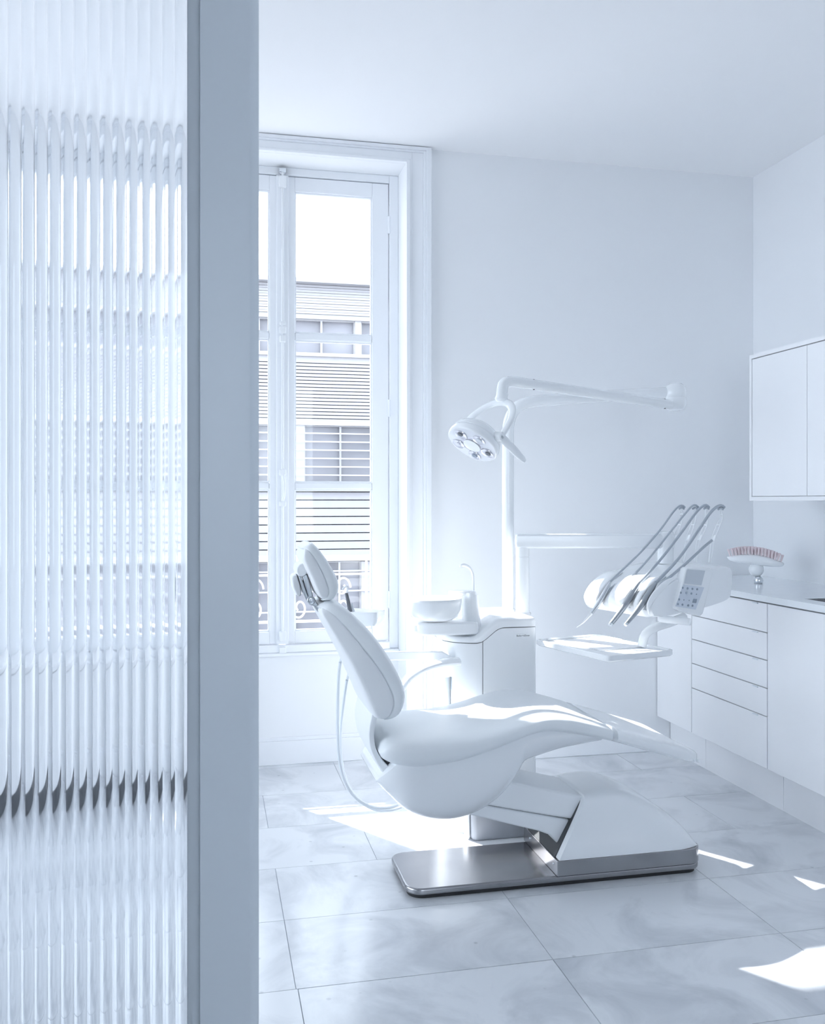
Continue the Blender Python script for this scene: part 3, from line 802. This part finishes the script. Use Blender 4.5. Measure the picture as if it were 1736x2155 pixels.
# beam and column
colz = .81
bz_ = 1.119
bend = on_plane(1400, 1139, (1.797, 3.372), (.976, -.216))
bend.z = bz_
MB().lathe([(.027, .836), (.027, 1.053), (.025, 1.0535), (.025, 1.0555), (.027, 1.056), (.027, 1.093)], (CXp, CYp, 0), seg=32).build('column', 'plastic', co)
d_ = (bend - Vector((CXp, CYp, bz_))).normalized(); n_ = Vector((-d_.y, d_.x, 0))
c0 = Vector((CXp, CYp, bz_)) - d_*.027
MB().loft([[c0 + d_*L + n_*w + Vector((0, 0, h)) for w, h in rrect(-.0265, .0265, -.0293, .0293, .010, 4)] for L in (0, (bend - c0).length + .03)]).build('beam', 'plastic', co, .004)
MB().lathe([(.032, 1.028), (.032, 1.152), (.028, 1.158), (.001, 1.159)], (bend.x, bend.y, 0), seg=32).build('beam_pivot', 'plastic', co)
# whips
def whip(s_, path, half):
    pts = [on_plane(a, b, Q0 + e1*s_, e2) for a, b in path]
    w = e1*half
    for sg in (-1, 1):
        MB().tube([p + w*sg*(.35 + .65*math.sin(math.pi*min(1, i/(len(pts) - 1)*.9 + .1))) for i, p in enumerate(pts)], .0021, 6, 18).build('whip_wire', 'plastic', co)
    mids = catmull(pts, 10)
    for q in (4, 7, 9):
        MB().tube([mids[q] - w, mids[q] + w], .0022, 6).build('whip_bar', 'plastic', co)
    for q0 in ((4, 5),):
        a, b = mids[4], mids[5]
        MB().loft([[a - w*.9, a + w*.9, a + w*.9 + e2*.002, a - w*.9 + e2*.002], [b - w*.6, b + w*.6, b + w*.6 + e2*.002, b - w*.6 + e2*.002]]).build('whip_clip', 'plastic', co)
    tipp = pts[-1]
    MB().tube([tipp - e2*.012 - Vector((0, 0, .002)), tipp + Vector((0, 0, .003)), tipp + e2*.014 - Vector((0, 0, .002))], .0042, 10, 8).build('whip_hook', 'hose', co)
WP = [[(1408, 1182), (1418, 1140), (1428, 1112), (1434, 1090), (1434, 1070)], [(1438, 1182), (1446, 1140), (1456, 1110), (1462, 1090), (1462, 1070)], [(1464, 1183), (1470, 1140), (1482, 1112), (1487, 1090), (1486, 1070)], [(1494, 1184), (1500, 1140), (1510, 1110), (1518, 1090), (1516, 1071)]]
for s_, w in zip((SI[0], SI[1], SI[2], SI[3]), WP): whip(s_, w, .0085)
# handle, tray bracket and tray
h0, h1 = cw(.30, .02, .846), cw(.445, .115, .842)
a_ = on_plane(1388, 1302, Q0 + e1*.36, e2); b_ = at(1453, 1309, Y=a_.y - .075)
MB().tube([a_, a_.lerp(b_, .5), b_ - (b_ - a_)*.02, b_], [.0135, .0135, .0135, .012], 20).build('grip_bar', 'plastic', co, .001)
TZ = .742
def tw(px, py): 
    p = at(px, py, Z=TZ); return p
tL, tB, tR, tN = Vector((1.2227, 3.3325, TZ)), Vector((1.513, 3.420, TZ)), Vector((1.622, 3.012, TZ)), Vector((1.3356, 2.913, TZ))
tB = tL + e2*.305; tN = tL + e1*.435; tR = tN + e2*.305
def tray_outline(g, z):
    c = (tL + tR)/2
    a, b = .2175 - g, .1525 - g
    return [c + e1*x + e2*y + Vector((0, 0, z - TZ)) for x, y in rrect(-a, a, -b, b, .018, 5)]
MB().loft([tray_outline(.006, TZ - .020), tray_outline(0, TZ - .015), tray_outline(0, TZ + .001), tray_outline(.002, TZ + .003), tray_outline(.009, TZ + .003), tray_outline(.012, TZ - .001), tray_outline(.014, TZ - .001)]).build('tray', 'plastic', co, ang=40)
for g0, g1, y0, y1 in ((-.2, -.19, -.11, .10),):
    c = (tL + tR)/2
    MB().loft([[c + e1*x + e2*y + Vector((0, 0, h)) for x, y in ((g0, y0), (g1, y0), (g1, y1), (g0, y1))] for h in (-.001, .006)]).build('tray_rib', 'plastic', co, .002)
tb = [on_plane(a, b, Q0 + e1*.335, e2) for a, b in ((1440, 1298), (1408, 1311), (1380, 1320), (1358, 1335), (1350, 1355))]
tb[-1].z = TZ
MB().tube(tb, .0165, 16, 20).build('tray_bracket', 'plastic', co)
mp = on_plane(1352, 1352, Q0 + e1*.335, e2)
cpp = (tL + tR)/2 + Vector((0, 0, .0006))
MB().loft([[cpp + e1*x + e2*y + Vector((0, 0, h)) for x, y in ((-.12, -.09), (.10, -.09), (.10, .095), (-.12, .095))] for h in (-.0012, .0005)]).build('tray_liner', 'laminate', co)

# instruments in their holders, each with its hose
def inst(name, label, s_, body, radii, bm_, hose, hr, tip=None, cap=None):
    P = Q0 + e1*s_
    b = [on_plane(x, y, P, e2) for x, y in body]
    t = thing(name, label, 'dental instrument', b[-1], 'instruments on the console')
    MB().tube(b, radii, 16).build('body', bm_, t, ang=60)
    hp = [on_plane(x, y, P, e2) for x, y in hose] + [b[0]]
    MB().tube(hp, hr, 12, 50).build('hose', 'hose', t)
    if tip:
        tp_ = [on_plane(x, y, P, e2) for x, y in tip[0]]
        MB().tube(tp_, tip[1], 12).build('tip', tip[2], t, ang=60)
    if cap:
        MB().lathe([(cap, -.003), (cap, .005), (cap*.8, .007), (.001, .007)], b[-1], (b[-1] - b[-2]), 16).build('head', 'chrome', t)
    return t
inst('air_syringe', 'steel air and water syringe with thin pointed nozzle, leftmost on console', SI[0], [(1284, 1224), (1279, 1236), (1268, 1256), (1257, 1274), (1244, 1291)], [.0045, .0092, .0100, .0088, .0065], 'chrome', [(1441, 1068), (1436, 1064), (1428, 1066), (1416, 1078), (1390, 1114), (1350, 1160), (1312, 1197)], .0042, ([(1244, 1291), (1238, 1297), (1228, 1309), (1214, 1320)], [.0065, .0058, .0032, .0010], 'plastic'))
inst('dental_handpiece', 'hose and turbine sunk behind the console ridges, second from left', SI[1], [(1338, 1206), (1328, 1217), (1321, 1228)], [.0045, .006, .006], 'chrome', [(1470, 1068), (1463, 1063), (1454, 1067), (1440, 1083), (1410, 1120), (1370, 1170)], .0042)
inst('dental_handpiece', 'thick steel handpiece with pale rounded end in the middle of the console', SI[2], [(1346, 1226), (1338, 1238), (1325, 1258), (1310, 1282), (1294, 1303), (1285, 1314)], [.0058, .0105, .0118, .0105, .0090, .0082], 'bracket_steel', [(1492, 1068), (1486, 1063), (1476, 1067), (1462, 1082), (1438, 1115), (1400, 1165), (1368, 1203)], .0052, None, .0090)
inst('dental_handpiece', 'dark steel handpiece with cut-off end nearest the keypad', SI[3], [(1380, 1226), (1371, 1240), (1357, 1262), (1342, 1284), (1325, 1305), (1318, 1313)], [.0062, .0108, .0115, .0096, .0075, .0068], 'bracket_steel', [(1524, 1068), (1518, 1064), (1508, 1067), (1494, 1080), (1470, 1115), (1432, 1170), (1398, 1208)], .0058, None, .0070)
inst('dental_handpiece', 'hose with handpiece tucked behind the keypad, lowest of the console hoses', SI[4], [(1402, 1220), (1392, 1229), (1384, 1240)], [.0055, .0065, .006], 'hose', [(1498, 1137), (1480, 1152), (1450, 1180), (1420, 1206)], .0052)

# ------------------------------------------------------------------ assistant arm behind the backrest
asn = thing('assistant_arm', 'white assistant tray and arm behind the chair backrest', 'dental arm', at(930, 1382, Y=3.41))
MB().loft([[at(x, y0, Y=yy) for x, y0, yy in ring] for ring in (
    ((760, 1371, 3.43), (760, 1390, 3.43), (760, 1390, 3.48), (760, 1371, 3.48)),
    ((930, 1370, 3.39), (930, 1390, 3.39), (930, 1390, 3.44), (930, 1370, 3.44)),
    ((962, 1388, 3.385), (962, 1398, 3.385), (962, 1398, 3.43), (962, 1388, 3.43)))]).build('arm_bar', 'plastic', asn, .006, 3)
ac = at(762, 1290, Y=3.40)
def rot2(x, y, a): return (x*math.cos(a) - y*math.sin(a), x*math.sin(a) + y*math.cos(a))
ol = [rot2(x, y, math.radians(-28)) for x, y in rrect(-.10, .075, -.06, .06, .014, 4)]
MB().loft([[(ac.x + x*g, ac.y + y*g, ac.z + z) for x, y in ol] for g, z in ((.93, -.040), (1, -.028), (1, .006), (.97, .010))]).build('holder_tray', 'plastic', asn, ang=45)
MB().tube([(ac.x, ac.y + .02, ac.z - .03), (ac.x - .02, ac.y + .06, ac.z - .10), at(762, 1381, Y=3.44)], .018, 14, 12).build('arm_upright', 'plastic', asn)
for k, pth in enumerate((((716, 1395), (713, 1420), (711, 1470), (711, 1540), (715, 1600), (728, 1648), (752, 1682), (785, 1699), (818, 1700), (838, 1694)),
                         ((730, 1432), (724, 1470), (718, 1520), (716, 1560), (719, 1605), (731, 1650), (756, 1684), (788, 1703), (822, 1705), (845, 1699)))):
    MB().tube([at(a, b, Y=3.36 + .02*k - .004*i) for i, (a, b) in enumerate(pth)], .0062, 12, 60).build('suction_hose', 'hose_light', asn)
    x_, y_ = pth[0]
    MB().tube([at(x_, y_, Y=3.36 + .02*k), at(x_ + 12, y_ - 45, Y=3.42), (ac.x - .06 + .03*k, ac.y, ac.z - .03)], .0062, 12, 14).build('suction_hose', 'hose_light', asn)
su = thing('suction_handpiece', 'dark suction handpiece with clear bent tip standing in the assistant tray', 'dental instrument', at(736, 1288, Y=3.37))
MB().tube([at(737, 1290, Y=3.37), at(733, 1268, Y=3.37), at(729, 1248, Y=3.37)], [.0085, .0075, .0058], 14).build('body', 'suction_dark', su)
MB().tube([at(729, 1248, Y=3.37), at(731, 1240, Y=3.37), at(729, 1234, Y=3.37), at(720, 1240, Y=3.37)], .0036, 10, 12).build('tip', 'plastic', su)
ps = at(741, 1286, Y=3.38)
sv = thing('saliva_ejector', 'small pale suction valve beside the dark suction handpiece', 'dental instrument', ps)
MB().lathe([(.010, -.014), (.010, .004), (.006, .010), (.004, .022), (.0015, .030), (.0005, .031)], ps, (0, 0, 1), 18).build('valve', 'hose_light', sv)

# ------------------------------------------------------------------ brush ornament on the worktop
bo = thing('brush_ornament', 'white brush ornament with pink bristles on a round foot', 'ornament', (2.50, 3.826, .8925))
OC = Vector((2.50, 3.826, 1.000)); orr = Vector((.84, -.545, 0)).normalized(); oq = Vector((.545, .84, 0))
def ow(u, v, w): return OC + orr*u + oq*v + Vector((0, 0, w))
def back_z(u): return .030 - 1.65*(u + .012)**2 - .06*u
rings = []
for i in range(33):
    u = -.125 + .25*i/32
    e = math.sqrt(max(0, 1 - (u/.1252)**2))
    zt = back_z(u); th = .006 + .044*max(0, e)**1.2
    rings.append([ow(u, .036*(.25 + .75*e)*spw(math.cos(2*math.pi*k/20), .7), zt - th/2 + th/2*spw(math.sin(2*math.pi*k/20), .7)) for k in range(20)])
MB().loft(rings).build('brush_back', 'plastic', bo, ang=60)
tuft = MB()
rows = [(-.024, 17), (-.012, 19), (0, 20), (.012, 19), (.024, 17)]
tufts = []
for v, n in rows:
    for i in range(n):
        u = (-1 + 2*i/(n-1))*.112
        for j in range(7):
            a = 2*math.pi*j/7
            b0 = ow(u + .0012*math.cos(a), v + .0012*math.sin(a), back_z(u) - .001)
            sp = .0042
            b1 = ow(u*1.07 + sp*math.cos(a) + random.uniform(-.0015, .0015), v*1.15 + sp*math.sin(a) + random.uniform(-.0015, .0015), back_z(u) + .036 - .35*abs(u)*abs(u) + random.uniform(-.003, .001))
            tuft.tube([b0, b1], [.0011, .0013], 4)
tag(tuft.build('bristles', 'pink_bristle', bo), kind='stuff')
MB().lathe([(.003, -.026), (.020, -.022), (.034, -.008), (.034, .008), (.022, .022), (.003, .026)], ow(.004, 0, -.040), oq, 32).build('neck_disc', 'plastic', bo, ang=60)
MB().lathe([(.018, -.1072), (.020, -.1000), (.021, -.090), (.017, -.078), (.010, -.070), (.002, -.066)], ow(.014, 0, 0), (0, 0, 1), 28).build('foot', 'chrome', bo, ang=60)

# ------------------------------------------------------------------ outside: railing, building across the street
rl = thing('window_railing', 'white iron balcony railing with scrolls outside the lower window panes', 'railing', (XM, 4.70, .56))
for z, h in ((.985, .014), (.66, .006), (.90, .005)):
    bx('rail', 'iron', rl, OX0, OX1, 4.695 - h/2, 4.705 + h/2, z - h, z + h)
for x in (-.12, .10, .33, .56, .79):
    MB().tube([(x, 4.70, .66), (x, 4.70, .98)], .006, 8).build('upright', 'iron', rl)
for k in range(4):
    xa = -.01 + .225*k
    for sg in (-1, 1):
        sp = []
        for j in range(26):
            a = j/25*2*math.pi*1.15
            r = .060*(1 - .75*j/25)
            sp.append((xa + sg*(r*math.cos(a)*.7), 4.70, .78 + sg*(.05) + sg*r*math.sin(a)))
        MB().tube(sp, .0055, 6).build('scroll', 'iron', rl)
YO = 22.0
def fz(py, px=700): return at(px, py, Y=YO).z
def fx(px): return at(px, 1055, Y=YO).x
FB = thing('apartment_building', 'pale modern apartment block with louvred facade across the street', 'building', (2.5, YO, -4.5))
FX0, FX1 = -9.0, 9.5
def fbox(name, m, px0, px1, py0, py1, y0=0.0, y1=.3, par=None):
    x0 = px0 if isinstance(px0, float) and abs(px0) < 50 else fx(px0)
    x1 = px1 if isinstance(px1, float) and abs(px1) < 50 else fx(px1)
    return bx(name, m, par or FB, x0, x1, YO + y0, YO + y1, fz(py1), fz(py0))
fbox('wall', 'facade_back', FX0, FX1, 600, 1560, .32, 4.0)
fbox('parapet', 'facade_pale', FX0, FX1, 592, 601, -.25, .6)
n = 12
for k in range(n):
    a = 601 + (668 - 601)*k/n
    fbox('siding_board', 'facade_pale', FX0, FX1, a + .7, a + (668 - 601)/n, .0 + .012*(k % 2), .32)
fbox('window_head', 'facade_frame', FX0, FX1, 668, 674, -.08, .32)
def row(py0, py1, px_list, hdr=True):
    for a, b in zip(px_list[:-1], px_list[1:]):
        w_ = fbox('window', 'facade_pane', a + 2, b - 2, py0, py1, .18, .2)
        MB().box(fx(a), fx(a + 2), YO + .06, YO + .2, fz(py1), fz(py0)).box(fx(b - 2), fx(b), YO + .06, YO + .2, fz(py1), fz(py0)).box(fx(a + 2), fx(b - 2), YO + .06, YO + .2, fz(py1), fz(py1 - 2)).box(fx(a + 2), fx(b - 2), YO + .06, YO + .2, fz(py0 + 2), fz(py0)).build('frame', 'facade_frame', w_)
row(674, 745, [200, 330, 420, 545, 590, 677, 747])
fbox('pier', 'facade_frame', 747, 760, 674, 745, .0, .3)
row(674, 745, [760, 850, 960])
fbox('ledge', 'facade_frame', FX0, FX1, 745, 752, -.1, .32)
fbox('ledge', 'facade_pale', FX0, FX1, 752, 765, -.02, .32)
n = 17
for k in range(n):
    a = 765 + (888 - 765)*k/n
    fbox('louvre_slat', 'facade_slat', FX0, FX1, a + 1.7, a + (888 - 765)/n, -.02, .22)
fbox('ledge', 'facade_frame', FX0, FX1, 888, 896, -.1, .32)
fbox('pier', 'facade_frame', 620, 641, 896, 1016, .0, .3)
row(896, 1016, [641, 717, 790, 880])
row(896, 1016, [300, 420, 540, 620])
for k in range(7):
    a = 896 + 17.4*(k + 1)
    fbox('sunshade_bar', 'facade_frame', FX0, FX1, a - 1.6, a + 1.2, -.12, -.06)
fbox('ledge', 'facade_frame', FX0, FX1, 1016, 1034, -.14, .32)
n = 8
for k in range(n):
    a = 1034 + (1172 - 1034)*k/n
    x = fbox('louvre_slat', 'facade_slat', FX0, FX1, a + 2.2, a + (1172 - 1034)/n, .0, .22)
fbox('ledge', 'facade_frame', FX0, FX1, 1172, 1180, -.14, .32)
row(1182, 1330, [300, 420, 540, 620, 715, 760, 860])
fbox('pier', 'facade_pale', 760, 785, 1182, 1330, -.02, .3)
for k, a in enumerate((1200, 1242, 1284)):
    fbox('shopfront_bar', 'facade_frame', FX0, FX1, a, a + 3, -.05, .02)
fbox('shopfront', 'facade_pale', FX0, FX1, 1330, 1560, .0, .3)
st = bx('street', 'street', None, -45, 45, -40, 60, -4.75, -4.55)
tag(st, 'grey street far below the window', 'street', kind='structure')
